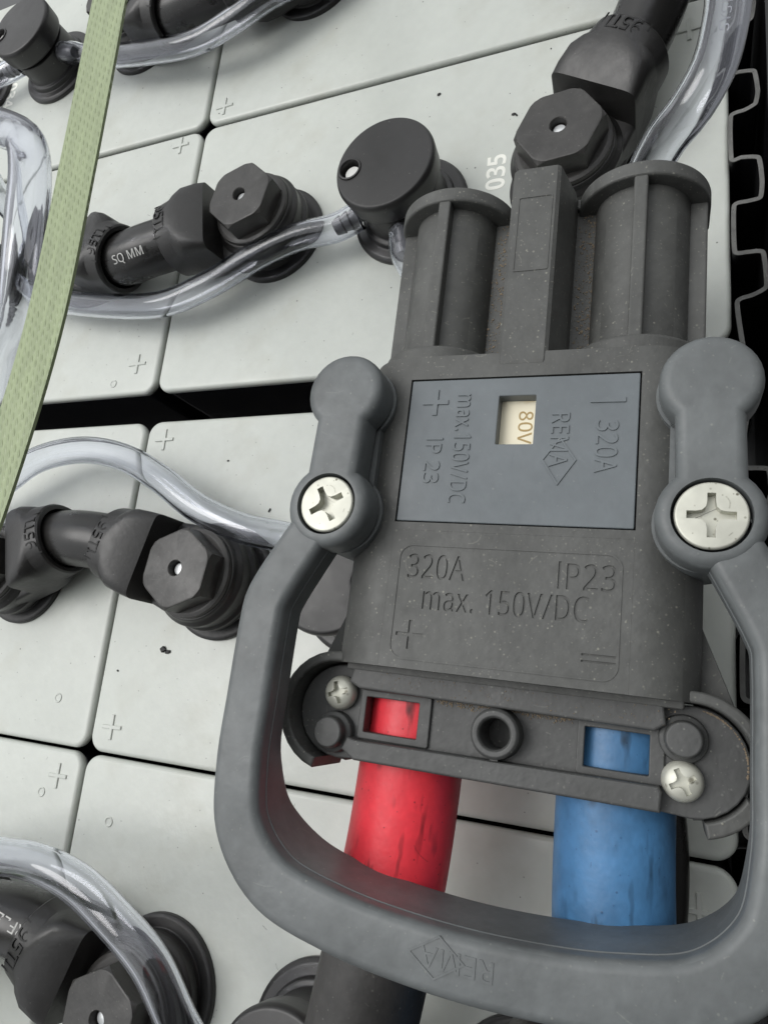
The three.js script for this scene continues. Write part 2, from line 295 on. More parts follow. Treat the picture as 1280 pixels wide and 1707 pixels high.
const cellLabels = {
  '0L': 'light grey battery cell under the top left vent plug', '0R': 'light grey battery cell at the top edge beside the bent black cable',
  '1L': 'light grey battery cell under the green strap and looped tube', '1R': 'light grey battery cell carrying the round black vent plug beside the plug connector',
  '2L': 'light grey battery cell at the left edge below the wide dark gap', '2R': 'light grey battery cell lying under the grey handle and connector body',
  '3L': 'light grey battery cell in the bottom left corner', '3R': 'light grey battery cell at the bottom under the red cable',
};
const marks = {   // raised plus signs, moulded dimples and printed numbers seen on each cell (world x, z)
  '0R': { plus: [[-180.9, -227.6]], dip: [] }, '1L': { plus: [[-200.8, -213.1], [-200.7, -111.6]], dip: [[-211.2, -104]] },
  '1R': { plus: [[-1.8, -207]], dip: [] }, '2R': { plus: [[-180.2, -79.2], [-180.1, 23.5]], dip: [] }, '2L': { plus: [], dip: [[-206.7, 16.6]] },
  '3L': { plus: [[-199.8, 41.8]], dip: [[-205.7, 47.9]] }, '3R': { plus: [[0.7, 43.2]], dip: [[-174.2, 52.4]] }, '0L': { plus: [], dip: [] },
};
for (const col of ['L', 'R']) for (let r = 0; r < 4; r++) {
  const k = r + col, cx = col === 'L' ? LX : RX, cz = rowZ[r];
  const t = thing('battery_cell', cellLabels[k], 'battery cell', [cx, 0, cz], 'battery cells in the tray');
  part('cell_lid', lidGeo[r], lidMat, t); part('cell_jar', jarGeo[r], trayMat, t, 'black jar below the grey lid');
  for (const s of [-54.2, 54.2]) { const m = part('pole_seal', sealGeo, sealMat, t); m.position.set(s * MM, 0, 0); }
  for (const [x, z] of marks[k].plus) { const m = part('plus_mark', plus, markMat, t); m.position.set((x - cx) * MM, 0, (z - cz) * MM); m.rotation.y = 0.02; }
  for (const [x, z] of marks[k].dip) { const m = part('moulding_dimple', dipGeo, markMat, t); m.position.set((x - cx) * MM, 0, (z - cz) * MM); }
  if (k === '1R') part('printed_number', finish(lay(fitted('035', 6.4, 0.06, 13.4, fontBold), -57.6 - cx, 0.02, -161.6 - cz, 0, -1, -1, 0)), printMat, t, 'white printed number 035');
  if (k === '0L') part('printed_number', finish(lay(fitted('1034', 7, 0.06, 20, fontBold), -326.5 - cx, 0.02, -286 - cz, 0, 1, 1, 0)), printMat, t, 'white printed number 1034');
}

/* ---------------------------------------------------------------- intercell links: boots, bolts and cables */
const hexGeo = (() => {   // hexagon head with a turned chamfer and a hole in the middle
  const N = 96, ring = f => Array.from({ length: N }, (_, j) => { const a = -j / N * 2 * Math.PI; return f(a, 11.3 / Math.cos(((a % (Math.PI / 3)) + Math.PI / 3) % (Math.PI / 3) - Math.PI / 6)); });
  const at = (r, y) => a => V(r * Math.cos(a), y, r * Math.sin(a));
  const R0 = 11.95, body = skin([
    ring((a, r) => V(r * Math.cos(a), 16.5, r * Math.sin(a))), ring((a, r) => V(r * Math.cos(a), 24.85 - Math.max(0, r - R0) * 0.75, r * Math.sin(a))),
    ring((a, r) => { const q = Math.min(r - 0.12, R0); return V(q * Math.cos(a), 25, q * Math.sin(a)); }), ring((a, r) => { const q = Math.min(r - 0.5, R0 - 0.4); return V(q * Math.cos(a), 25.1, q * Math.sin(a)); }), ring(at(2.6, 25.1)), ring(at(2.3, 24.8)), ring(at(2.2, 20.2)),
  ], true);
  const flange = roundedLathe([[2.3, 15.9], [14.3, 15.9], [14.3, 17.4], [13, 17.9], [9, 17.9]], 0.3, 56);
  return finish(join([crease(body, 0.25), flange]));
})();
const pinGeo = finish(roundedLathe([[0, 20.4], [1.9, 20.4], [1.9, 22.9], [0, 23.1]], 0.3, 20));
const padGeo = roundedLathe([[0, 4.4], [16.8, 4.4], [17.2, 7.5], [16, 8.6], [16.2, 9.6], [16.6, 13.2], [15.2, 14.6], [14.8, 15.9], [0, 15.9]], 0.5, 56);
function superRing(s, w, y0, y1, n, m = 40) {   // a section across the boot at distance s from its bolt
  return Array.from({ length: m }, (_, j) => { const a = j / m * 2 * Math.PI, c = Math.cos(a), q = Math.sin(a); return V(s, (y0 + y1) / 2 + (y1 - y0) / 2 * Math.sign(q) * Math.abs(q) ** (2 / n), -w * Math.sign(c) * Math.abs(c) ** (2 / n)); });
}
const bootGeo = (() => {
  const block = skin([superRing(2, 15.8, 4.6, 13.4, 7), superRing(14.6, 14.2, 3.6, 13.4, 7), superRing(15.8, 14.2, 3.4, 24, 9), superRing(19, 14, 3.2, 25.6, 8), superRing(24, 13.6, 3, 27.4, 5.5), superRing(27, 13.2, 2.9, 28.2, 3.2), superRing(28.6, 12.9, 2.9, 28.4, 2.4), superRing(34, 12.6, 3, 28.2, 2.15), superRing(34.6, 12.1, 3.5, 27.7, 2.1), superRing(34.6, 10.8, 4.8, 26.4, 2), superRing(26, 10.4, 5.2, 26, 2)].reverse().map(r => r), true);
  return finish(join([crease(block, 0.42), padGeo.clone()]));
})();
const bootLetters = finish(wrap(text('|95TI|', 4.2, 0.35).translate(-9.4, 0, 0), { p: V(33.7, 15.6, 0), t: V(1, 0, 0), side: V(0, 0, 1), up: V(0, 1, 0) }, 12.72, Math.PI / 2, true, -1));
const letterMat = new THREE.MeshStandardMaterial({ color: new THREE.Color(0.012, 0.012, 0.012), roughness: 0.6 });
const cablePrint = new THREE.MeshStandardMaterial({ color: new THREE.Color(0.62, 0.62, 0.6), roughness: 0.6 });

function link(label, [ax, az], [bx, bz], dirA, dirB, bend, { hexA = 0.2, hexB = 0.5, print, textFlip = [1, 1] } = {}) {
  const cx = (ax + bx) / 2, cz = (az + bz) / 2, t = thing('intercell_link', label, 'cable link', [cx, 0, cz], 'black cable links bolted between the cells');
  const ends = [[ax, az, dirA, hexA], [bx, bz, dirB, hexB]], pts = [];
  ends.forEach(([x, z, [dx, dz], hx], i) => {
    const L = Math.hypot(dx, dz), ux = dx / L, uz = dz / L, ang = Math.atan2(-uz, ux);
    const b = part('terminal_boot', bootGeo, rubberMat, t); b.position.set((x - cx) * MM, 0, (z - cz) * MM); b.rotation.y = ang;
    part('lettering', bootLetters, letterMat, b);
    const h = part('hex_bolt', hexGeo, boltMat, t); h.position.copy(b.position); h.rotation.y = hx;
    part('pin', pinGeo, pinMat, h, 'pale pin in the bolt hole');
    const P = s => [x - cx + ux * s, 15.6, z - cz + uz * s];
    i ? pts.push(P(34), P(27)) : pts.push(P(27), P(34));
  });
  pts.splice(2, 0, ...bend.map(([x, y, z]) => [x - cx, y, z - cz]));
  const c = part('cable', finish(rope(pts, 9.7, 70, 32)), cableMat, t);
  if (print) { const fr = frames(pts, 100), f = fr[print.at]; part('printed_text', finish(wrap(fitted(print.text, print.size, 0.08, print.width), f, 9.84, print.angle, false, print.flip ?? 1)), cablePrint, c, 'white printed cable text ' + print.text); }
}
link('black link left of the round vent plug, its cable printed SQ MM', [-144.5, -158.7], [-234.9, -158.7], [-1, 0.2], [1, 0.32], [[-190, 16.4, -149.6]], { hexA: -0.73, hexB: -0.5, print: { text: 'SQ MM', size: 3.1, width: 15, at: 72, angle: 0.75, flip: -1 } });
link('black arched link below the wide dark gap, left of the grey handle', [-144.1, -27.4], [-234.9, -27.4], [-1, -0.26], [1, -0.32], [[-191, 17, -37.5]], { hexA: -0.66, hexB: -0.3 });
link('black link in the bottom left corner under the clear tube', [-144.1, 93.4], [-234.9, 93.4], [-1, -0.36], [1, -0.36], [[-190, 17, 80.5]], { hexA: 0.5, hexB: 0.1, print: { text: 'RFLE', size: 3.2, width: 11, at: 18, angle: 2.0, flip: 1 } });
link('black link at the top edge behind the green strap', [-144.1, -280], [-234.9, -280], [-1, 0.36], [1, 0.4], [[-190, 16.6, -267.5]], { hexA: 0.1, hexB: 0.5 });
link('black bent link above the connector, hexagonal bolt touching its sleeve', [-35.7, -158.7], [-35.7, -280], [17, -27], [17, 27], [[-9.5, 19, -207], [-9.5, 19, -232]], { hexA: -0.96, hexB: 0.3 });
link('black link hidden beneath the connector beside the blue cable', [-35.7, -27.4], [-35.7, 93.4], [17, 27], [17, -27], [[-11.8, 17, 20], [-11.8, 17, 46]], { hexA: 0.1, hexB: 0.3 });

/* ---------------------------------------------------------------- vent plugs */
const plugBase = finish(roundedLathe([[0, 0], [20.6, 0], [20.6, 1.5], [19.4, 2.4], [16.5, 2.6], [16.2, 4.6], [14.6, 5], [14.4, 14.4], [13, 14.8], [12.6, 16.4], [0, 16.4]], 0.45, 64));
const capGeo = (() => {
  let g = roundedLathe([[0, 16], [15.6, 16], [16.2, 17], [16.9, 23.8], [16.2, 25.3], [0, 25.6]], 0.7, 72);
  g = csg(g, new THREE.CylinderGeometry(4.1, 4.1, 9, 32).translate(-11.6, 25, 0), SUBTRACTION);
  return finish(crease(g, 0.5));
})();
const rimGeo = finish(roundedLathe([[3.0, 22.5], [3.1, 25.3], [3.4, 25.9], [4.0, 25.8], [4.1, 22.5]], 0.15, 32).translate(-11.6, 0, 0));
const floatGeo = finish(cyl(-11.2, 0.5, 2.6, 2.5, 20.6, 23.9, 24));
const nozzleGeo = finish((() => { const g = roundedLathe([[0, 12], [3.2, 12], [3.2, 16], [4.7, 16.2], [3.6, 18.8], [4.7, 19], [3.6, 21.6], [4.4, 21.8], [3.4, 25], [0, 25]], 0.2, 28); return g.scale(0.74, 1, 0.74).rotateZ(-Math.PI / 2).translate(0, 10.5, 0); })());
function ventPlug(x, z, label, window, nozzles) {
  const t = thing('vent_plug', label, 'vent plug', [x, 0, z], 'round black vent plugs');
  part('plug_base', plugBase, capMat, t);
  const cap = part('cap', capGeo, capMat, t); cap.rotation.y = window;
  part('window_rim', rimGeo, capMat, cap); part('float_indicator', floatGeo, floatMat, cap, 'white float seen through the round hole');
  for (const a of nozzles) { const n = part('nozzle', nozzleGeo, barbMat, t); n.rotation.y = a; }
}
ventPlug(RX, -158.7, 'round black vent plug with a round hole, beside the connector sleeve', 0.02, [-2.75, -1.4]);
ventPlug(LX, -280, 'round black vent plug in the top left corner, tubes on both sides', 0.2, [-0.35, 3.35]);
ventPlug(RX - 2.6, -27.4, 'round black vent plug partly hidden behind the grey handle', Math.PI - 0.15, [2.6, 0.3]);
ventPlug(RX, 93.4, 'round black vent plug at the bottom edge left of the black cable', 1.2, [-2.2, 0.2]);
ventPlug(LX, -158.7, 'round black vent plug cut off by the left edge beside the loop', 0.4, [-0.4, 0.5]);

/* ---------------------------------------------------------------- clear filling tubes */
const nozzle = (x, z, a, r) => [x + Math.cos(a) * r, 10.5, z - Math.sin(a) * r];
function clearTube(label, pts, imprint) {
  const a = pts[0], t = thing('clear_tube', label, 'tube', [a[0], 0, a[2]], 'clear water filling tubes');
  const loc = pts.map(([x, y, z]) => [x - a[0], y, z - a[2]]);
  const m = part('tube_wall', finish(hollow(loc, 4.85, 3.9, 130, 40)), tubeMat, t);
  if (imprint) { const f = frames(loc, 200)[imprint.at]; part('imprint', finish(wrap(fitted(imprint.text, imprint.size, 0.05, imprint.width), f, 4.87, imprint.angle, false, imprint.flip, true)), cablePrint, m, 'dull lettering printed along the tube'); }
}
clearTube('clear tube crossing the top left corner beneath the green strap', [nozzle(LX, -280, -0.35, 15.5), nozzle(LX, -280, -0.35, 24), [-251.8, 13, -262.6], [-214.5, 14, -252.2], [-188.2, 15, -248], [-167.9, 17, -250.4], [-153.3, 17, -256.4], [-125, 12, -270], nozzle(RX, -280, 2.9, 24), nozzle(RX, -280, 2.9, 15.5)]);
clearTube('short clear tube leaving the top left vent plug to the left', [nozzle(LX, -280, 3.35, 15.5), nozzle(LX, -280, 3.35, 24), [-335, 13, -268], [-375, 14, -262]]);
clearTube('clear tube running from the left edge up to the round vent plug', [nozzle(LX, -158.7, -0.4, 15.5), nozzle(LX, -158.7, -0.4, 24), [-240.6, 11, -138.9], [-219.5, 11.6, -133.4], [-182.3, 12, -128.6], [-161.3, 13, -133], [-142.1, 13, -141.6], [-126.5, 12, -147.2], nozzle(RX, -158.7, -2.75, 24), nozzle(RX, -158.7, -2.75, 15.5)]);
clearTube('clear tube arching above the black link into the grey handle', [[-275, 10.5, -40], [-262, 11, -47], [-241.2, 14, -59.2], [-224.8, 16, -67], [-201.6, 17, -70], [-181.1, 17, -66.5], [-163.5, 17, -58.6], [-146.6, 16, -48.6], [-129.2, 14, -42.4], nozzle(RX - 2.6, -27.4, 2.6, 24), nozzle(RX - 2.6, -27.4, 2.6, 15.5)]);
clearTube('clear tube curving down the bottom left corner over a black link', [[-262, 12, 86], [-235, 24, 70], [-205, 33, 60], [-178.4, 36, 57.6], [-164.8, 37, 56.4], [-148.9, 37, 58.4], [-135.1, 37, 63.7], [-122.5, 35, 72], [-114.5, 30, 85.5], [-108.5, 20, 101], nozzle(RX, 93.4, -2.2, 26), nozzle(RX, 93.4, -2.2, 15.5)]);
clearTube('clear tube looping high over the left edge beside the green strap', [nozzle(LX, -158.7, 0.5, 15.5), nozzle(LX, -158.7, 0.5, 26), [-245, 45, -168], [-210, 78, -156], [-180, 92, -138.5], [-166.7, 95, -130.7], [-154.3, 95.5, -122.8], [-148.7, 96, -112.3], [-145.6, 96, -98.2], [-145.6, 94, -86], [-151, 89, -78.5], [-168.3, 78, -74], [-205, 50, -60], [-255, 14, -42], [-272, 10.5, -36]]);
clearTube('clear tube bending round the top right corner past the black spacer', [nozzle(RX, -158.7, -1.4, 15.5), nozzle(RX, -158.7, -1.4, 24), [-72, 11, -118], [-34, 13, -104], [-17, 22, -108], [-11.5, 40, -122], [-6.4, 48.5, -125.8], [-1, 54, -128.4], [3.4, 57, -134.6], [5.8, 57.5, -145], [6.6, 57.5, -153], [6.2, 57, -164], [0, 50, -196], [-28, 26, -236], [-60, 12, -268], nozzle(RX, -280, -0.35, 15.5)], { text: 'SYSTEMS', size: 2.6, width: 17, at: 96, angle: -1.7, flip: 1 });

/* ---------------------------------------------------------------- green strap */
{
  const t = thing('packing_strap', 'pale green woven plastic strap stretched over the left side', 'strap', [-118, 0, -90]);
  const path = [[-160, 0.4, -332], [-150, 50, -300], [-138, 92, -250], [-128, 103, -190], [-125.6, 103, -149], [-123, 103, -98.8], [-122, 103, -61.3], [-125.4, 103, -27.2], [-134, 102, 10], [-165, 85, 60], [-235, 40, 120], [-290, 0.4, 165]].map(([x, y, z]) => [x + 118, y, z + 90]);
  const fr = frames(path, 120), hw = 5.45, th = 0.35;
  const rings = fr.map(f => [[-hw, -th], [hw, -th], [hw, th], [-hw, th]].map(([s, u]) => f.p.clone().addScaledVector(f.side, s).addScaledVector(f.up, u)));
  let g = crease(skin(rings.reverse()), 0.5); g = finish(g);
  const p = g.attributes.position, uv = g.attributes.uv; for (let i = 0; i < p.count; i++) { uv.setXY(i, p.getX(i) / 0.0122, p.getZ(i) / 0.09); }
  part('strap_band', g, strapMat, t);
}

/* ---------------------------------------------------------------- plug connector */
const con = thing('battery_connector', 'dark grey plug connector with handle, red and blue cables, on the cells', 'connector', [-35.9, 27, -50]);
con.rotation.set(0, -0.021, -0.045);
{
  // housing: body with rounded shoulders, pocket for the insert
  const notched = (w, y) => { const h = new THREE.Shape(); h.moveTo(-33, 0); h.lineTo(33, 0); h.absarc(33, 4, 4, -Math.PI / 2, 0); h.lineTo(37, 18); h.absarc(25, 18, 12, 0, Math.PI / 2); if (w) { h.lineTo(w, 30); h.lineTo(w, y); h.lineTo(-w, y); h.lineTo(-w, 30); } h.lineTo(-25, 30); h.absarc(-25, 18, 12, Math.PI / 2, Math.PI); h.lineTo(-37, 4); h.absarc(-33, 4, 4, Math.PI, Math.PI * 1.5); return h; };
  const prism = (shape, v0, v1) => crease(new THREE.ExtrudeGeometry(shape, { depth: v1 - v0, bevelEnabled: false, curveSegments: 14 }).translate(0, 0, v0), 0.5);
  const pieces = [prism(notched(0), -22, -16.45), prism(notched(24.45, 26.6), -16.45, 16.45), prism(notched(0), 16.45, 18.2), prism(notched(24.4, 29.64), 18.2, 47)];
  // label field with sunk lettering: a skin whose holes are the letters
  const field = planRect(-24.38, 24.38, 18.22, 46.98, 0), islands = [];
  const sunk = (str, x, z, size, w) => {
    const sh = font.generateShapes(str, size), bb = new THREE.Box2(); sh.forEach(q => q.getPoints(5).forEach(p => bb.expandByPoint(p)));
    const k = w / (bb.max.x - bb.min.x), move = pts => pts.map(p => new THREE.Vector2((p.x - bb.min.x) * k + x, p.y - z));
    sh.forEach(q => { field.holes.push(new THREE.Path(move(q.getPoints(5)))); q.holes.forEach(o => islands.push(new THREE.Shape(move(o.getPoints(5))))); });
  };
  sunk('320A', -20.2, 28.4, 5.1, 12.4); sunk('lP23', 10.6, 28.6, 5.1, 10.9); sunk('max. 150V/DC', -16.3, 34.7, 4.9, 33);
  const path2 = pts => new THREE.Path(pts.map(([x, z]) => new THREE.Vector2(x, -z)));
  { const a = 2.95, w = 0.38, x = -18.3, z = 40.1; field.holes.push(path2([[-a, -w], [-w, -w], [-w, -a], [w, -a], [w, -w], [a, -w], [a, w], [w, w], [w, a], [-w, a], [-w, w], [-a, w]].map(([p, q]) => [p + x, q + z]))); }
  for (const z of [40.4, 41.6]) field.holes.push(path2([[15.8, z], [22, z], [22, z + 0.4], [15.8, z + 0.4]]));
  pieces.push(slab(field, 29.66, 30, 0), slab(islands, 29.66, 30, 0));
  { const outer = (i, r) => planRect(-22.5 + i, 22.5 - i, 21.2 + i, 45.2 - i, r), fr = outer(0, 3); fr.holes.push(outer(0.35, 2.7)); pieces.push(slab(fr, 29.9, 30.16, 0)); }
  // contact sleeves, flanges, ribs
  const put = g => pieces.push(g);
  put(slab(planRect(-36.6, 36.6, -66, -20, 0.8), 1, 15.6, 0.5)); put(slab(planRect(-34, 34, 45, 48.4, 0.6), 2, 23.5, 0.4));
  for (const s of [-1, 1]) {
    const u = 22.5 * s;
    put(new THREE.CylinderGeometry(10.6, 10.6, 44, 56).rotateX(Math.PI / 2).translate(u, 13.8, -43));
    const fl = new THREE.Shape(); fl.absarc(u, 13, 14.8, 0, Math.PI, false); fl.lineTo(u - 14.8, 5); fl.lineTo(u + 14.8, 5); fl.closePath();
    put(new THREE.ExtrudeGeometry(fl, { depth: 2.6, bevelEnabled: true, bevelThickness: 0.6, bevelSize: 0.6, bevelOffset: -0.6, bevelSegments: 3, curveSegments: 28 }).translate(0, 0, -67.6));
    put(slab(planRect(u - 1.5, u + 1.5, -65, -21, 0.7), 20, 27.4, 0.5));
    const co = new THREE.Shape(); co.absarc(u, 13.4, 14.4, 0, Math.PI, false); co.lineTo(u - 14.4, 2); co.lineTo(u + 14.4, 2); co.closePath();
    put(new THREE.ExtrudeGeometry(co, { depth: 6, bevelEnabled: true, bevelThickness: 0.8, bevelSize: 0.8, bevelOffset: -0.8, bevelSegments: 3, curveSegments: 24 }).translate(0, 0, -25.4));
    put(slab(planRect(9.2 * s - 1.6, 9.2 * s + 1.6, -68, -65.4, 0.4), 5, 17.5, 0.4));
  }
  const tr = new THREE.Shape(); [[-8, 4], [8, 4], [7.6, 20], [5.4, 29.6], [4.6, 30.2], [-4.6, 30.2], [-5.4, 29.6], [-7.6, 20]].forEach(([x, y], i) => i ? tr.lineTo(x, y) : tr.moveTo(x, y));
  put(new THREE.ExtrudeGeometry(tr, { depth: 47.5, bevelEnabled: true, bevelThickness: 1.2, bevelSize: 1.2, bevelOffset: -1.2, bevelSegments: 3 }).translate(0, 0, -67.5));
  const tf = planRect(-3.7, 4.0, -60.5, -41.5, 0.4); tf.holes.push(planRect(-3.45, 3.75, -60.25, -41.75, 0.3)); put(slab(tf, 30, 30.36, 0));
  // gussets and the raised surround of the cable clamp
  for (const s of [-1, 1]) put(slab(plan([[36 * s, 30], [36 * s, 47], [43 * s, 47]].map(q => q)), 6, 17, 0.3));
  const arc = (x, z, r, a0, a1, n = 14) => Array.from({ length: n + 1 }, (_, i) => { const a = a0 + (a1 - a0) * i / n; return [x + r * Math.cos(a), z + r * Math.sin(a)]; });
  const ZC = 57.4;
  put(slab(plan([[-30, ZC - 12.6], ...arc(-35.5, ZC, 12.6, -Math.PI / 2, -Math.PI * 1.42), ...arc(-35.5, ZC, 10.4, -Math.PI * 1.42, -Math.PI / 2), [-30, ZC - 10.4]]), 9, 25, 0.6));
  put(slab(plan([[26, ZC - 12.8], ...arc(35.5, ZC, 12.6, -Math.PI / 2, -0.1), ...arc(35.5, ZC, 10.4, -0.1, -Math.PI / 2), [26, ZC - 10.6]]), 9, 25, 0.6));
  put(slab(plan([...arc(35.5, ZC, 13.2, 0.5, 1.35), ...arc(35.5, ZC, 10.4, 1.35, 0.5)]), 9, 21, 0.5));
  put(slab(plan([[-36, ZC - 10], [36, ZC - 10], ...arc(35.5, ZC, 11, -1.5, 1.5), [36, ZC + 8], [-36, ZC + 8], ...arc(-35.5, ZC, 11, 1.6, 4.7)]), 6, 13.5, 0.4));
  part('housing', finish(join(pieces)), housingMat, con, 'dark charcoal moulded housing with two contact sleeves');

  // insert plate with the coding window
  const ps = planRect(-24.15, 24.15, -16.15, 16.15, 0.3); ps.holes.push(planRect(-4.1, 3.7, -12, -1.1, 0.2));
  const plate = part('insert_plate', finish(slab(ps, 26.65, 29.9, 0.2, 2)), insertMat, con, 'blue grey insert plate with raised lettering');
  const L = [], R = (str, x, z, size, w, d = 0.32) => L.push(lay(fitted(str, size, d, w), x, 29.85, z, 0, 1, 1, 0));
  R('max.150V/DC', -13.2, -12.6, 3.7, 24.6); R('lP 23', -19.3, -2.5, 3.5, 10.2); R('REMA', 7.3, -7.8, 3.6, 11.6); R('320A', 16.2, -6, 4.2, 11);
  L.push(box(-21.1, -15.3, 29.85, 30.2, -11.3, -10.3), box(-18.7, -17.7, 29.85, 30.2, -13.8, -11.3), box(-18.7, -17.7, 29.85, 30.2, -10.3, -7.8), box(14.8, 21.6, 29.85, 30.2, -10.9, -9.9));
  const dia = plan([[9.2, -2.6], [12.7, 2.4], [9.2, 7.8], [5.7, 2.4]]); dia.holes.push(plan([[9.2, -2.05], [12.3, 2.4], [9.2, 7.2], [6.1, 2.4]])); L.push(slab(dia, 29.85, 30.15, 0));
  part('raised_lettering', finish(join(L)), insertMat, plate);
  const key = part('coding_key', finish(box(-4.1, 3.7, 26.2, 26.75, -12, -1.1)), keyMat, con, 'cream coding key marked 80V behind the window');
  part('key_marking', finish(lay(fitted('80V', 3, 0.08, 7.4), -0.2, 26.75, -9.6, 0, 1, 1, 0)), keyInk, key);

  // cable clamp bar
  const ZB = 57.4, cs = plan([...arc(-35.5, ZB, 10, Math.PI / 2, Math.PI * 1.5), [-30, ZB - 9.8], [30, ZB - 9.8], ...arc(35.5, ZB, 10, -Math.PI / 2, Math.PI / 2), [30, ZB + 9.6], [-30, ZB + 9.6]]);
  cs.holes.push(planRect(-29.6, -17.6, ZB - 3.7, ZB + 3.7, 0.2), planRect(16.2, 28.2, ZB - 3.7, ZB + 3.7, 0.2));
  const hole = new THREE.Path(); hole.absarc(-0.4, -ZB, 3, 0, Math.PI * 2); cs.holes.push(hole);
  const cp = [slab(cs, 16.5, 19.6, 0.35)];
  const wall = (a) => { const s = plan(a); cp.push(slab(s, 18, 23.4, 0.5)); };
  wall([[-33, ZB - 6.4], [-32.4, ZB - 9.6], [30.5, ZB - 9.6], [31, ZB - 6], [29, ZB - 4.6], [-30.5, ZB - 5.2]]);
  wall([[-32, ZB + 5], [-30, ZB + 5.4], [30, ZB + 5], [30.6, ZB + 6], [30.4, ZB + 9.5], [-30, ZB + 9.5], [-33, ZB + 7.6]]);
  for (const [a, b] of [[-30, -17.3], [16, 28.5]]) { const f = planRect(a - 1, b + 2.4, ZB - 5.2, ZB + 5.2, 0.6); f.holes.push(planRect(a + 0.4, b - 0.3, ZB - 3.7, ZB + 3.7, 0.2)); cp.push(slab(f, 19, 20.4, 0.25)); }
  cp.push(roundedLathe([[3, 16.6], [3, 24], [3.4, 24.6], [4.4, 24.6], [4.9, 24], [5, 19]], 0.25, 40).translate(-0.4, 0, ZB));
  cp.push(box(-1.2, 0.4, 19, 22.8, ZB - 6.2, ZB - 4.6), box(-1.2, 0.4, 19, 22.8, ZB + 4.6, ZB + 6.2));
  for (const [x, z] of [[-36.2, ZB + 4.6], [34, ZB - 3.8]]) cp.push(roundedLathe([[0, 24.6], [3, 24.5], [3.3, 24], [3.3, 22], [4.3, 21.5], [4.5, 19.2]].reverse().map(q => q), 0.3, 36).translate(x, 0, z));
  const bar = part('clamp_bar', finish(join(cp)), clampMat, con, 'oblong cable clamp bar with two windows');
  const crossShape = (a, w, c) => { const s = new THREE.Shape(); for (let k = 0; k < 4; k++) { const r = k * Math.PI / 2, rot = (x, y) => [x * Math.cos(r) - y * Math.sin(r), x * Math.sin(r) + y * Math.cos(r)]; if (!k) s.moveTo(a, -w); s.lineTo(...rot(a, w)); s.lineTo(...rot(c, w)); for (const t of [0.33, 0.67, 1]) s.lineTo(...rot((1 - t) ** 2 * c + 2 * t * (1 - t) * w + t * t * w, (1 - t) ** 2 * w + 2 * t * (1 - t) * w + t * t * c)); if (k < 3) s.lineTo(...rot(w, a)); } s.closePath(); return s; };
  const pan = (() => { let g = roundedLathe([[0, 18], [3.6, 18], [3.75, 19.4], [3.2, 20.8], [1.6, 21.5], [0, 21.6]], 0.7, 40); g = csg(g, new THREE.ExtrudeGeometry(crossShape(2.4, 0.5, 1.5), { depth: 4, bevelEnabled: false }).rotateX(-Math.PI / 2).translate(0, 19.9, 0), SUBTRACTION); return finish(crease(g, 0.5)); })();
  for (const [x, z, r] of [[-35.6, ZB - 3.8, 0.35], [34, ZB + 3.6, 0.5]]) { const m = part('clamp_screw', pan, screwMat, con, 'zinc cross-head screw of the cable clamp'); m.position.set(x * MM, 0.0017, z * MM); m.rotation.y = r; }

  // handle: two arms with bosses and a deep grip
  const rr = (f, w, y0, y1, r) => { const out = [], K = 6; for (const [sx, sy, a0] of [[1, 1, 0], [-1, 1, 1], [-1, -1, 2], [1, -1, 3]]) for (let k = 0; k <= K; k++) { const a = (a0 + k / K) * Math.PI / 2, x = sx * (w - r) + r * Math.cos(a), y = (sy > 0 ? y1 - r : y0 + r) + r * Math.sin(a); out.push(f.p.clone().addScaledVector(f.side, x).add(V(0, y, 0))); if (k === K && (a0 === 1 || a0 === 3)) { const sg = a0 === 1 ? -1 : 1, dy = sg; for (const [o, h] of [[0, 0.16 * dy], [0.16, 0], [0, -0.16 * dy]]) out.push(f.p.clone().addScaledVector(f.side, sg * (w + o)).add(V(0, 34.4 - (sg < 0 ? -h : h) * 1 , 0))); } } return out; };
  const P = [[-37, 14], [-40.2, 20], [-44, 26.8], [-47.2, 32.8], [-48.7, 36.6], [-49, 41], [-49.1, 56], [-48.9, 70], [-46.6, 81], [-38.5, 89.4], [-25, 93.2], [-8, 94.9]];
  const full = [...P, ...P.slice().reverse().map(([x, z]) => [-x, z])].map(([x, z]) => [x, 0, z]);
  const fr = frames(full, 160), rings = fr.map((f, i) => {
    const q = Math.min(i, 160 - i) / 80, k = THREE.MathUtils.smoothstep(q, 0.42, 0.72), e = THREE.MathUtils.smoothstep(q, 0.02, 0.2);
    const w = lerp(4.8, 5.1, e) + 0.2 * k, y1 = 38.6, y0 = lerp(28.4, 15.5, k);
    return rr(f, w, y0, y1, 1.9);
  });
  const hp = [crease(skin(rings), 0.8)];
  for (const s of [-1, 1]) {
    const dog = new THREE.Shape(), A = [36.6 * s, -10.5], B = [37 * s, 15.2];
    const pts = []; const ra = 8.9, rb = 9.3, nk = 5.9;
    const aa = Math.asin(nk / ra), ab = Math.asin(nk / rb);
    for (let i = 0; i <= 28; i++) { const t = Math.PI / 2 + aa + (2 * Math.PI - 2 * aa) * i / 28; pts.push([A[0] + ra * Math.cos(t), A[1] + ra * Math.sin(t)]); }
    for (let i = 0; i <= 28; i++) { const t = -Math.PI / 2 + ab + (2 * Math.PI - 2 * ab) * i / 28; pts.push([B[0] + rb * Math.cos(t), B[1] + rb * Math.sin(t)]); }
    hp.push(crease(slab(plan(pts), 30.2, 38.9, 2.1, 5), 0.8));
    hp.push(cyl(A[0] - s * 0.8, A[1], 8.2, 8.6, 18, 31), cyl(B[0] - s * 0.8, B[1], 8.6, 9, 16, 31), box(Math.min(36 * s, 30 * s), Math.max(36 * s, 30 * s), 20, 31, -10, 15), box(36.4 * s - 4.6, 36.4 * s + 4.6, 24, 31, -10, 15));
  }
  let handleGeo = join(hp);
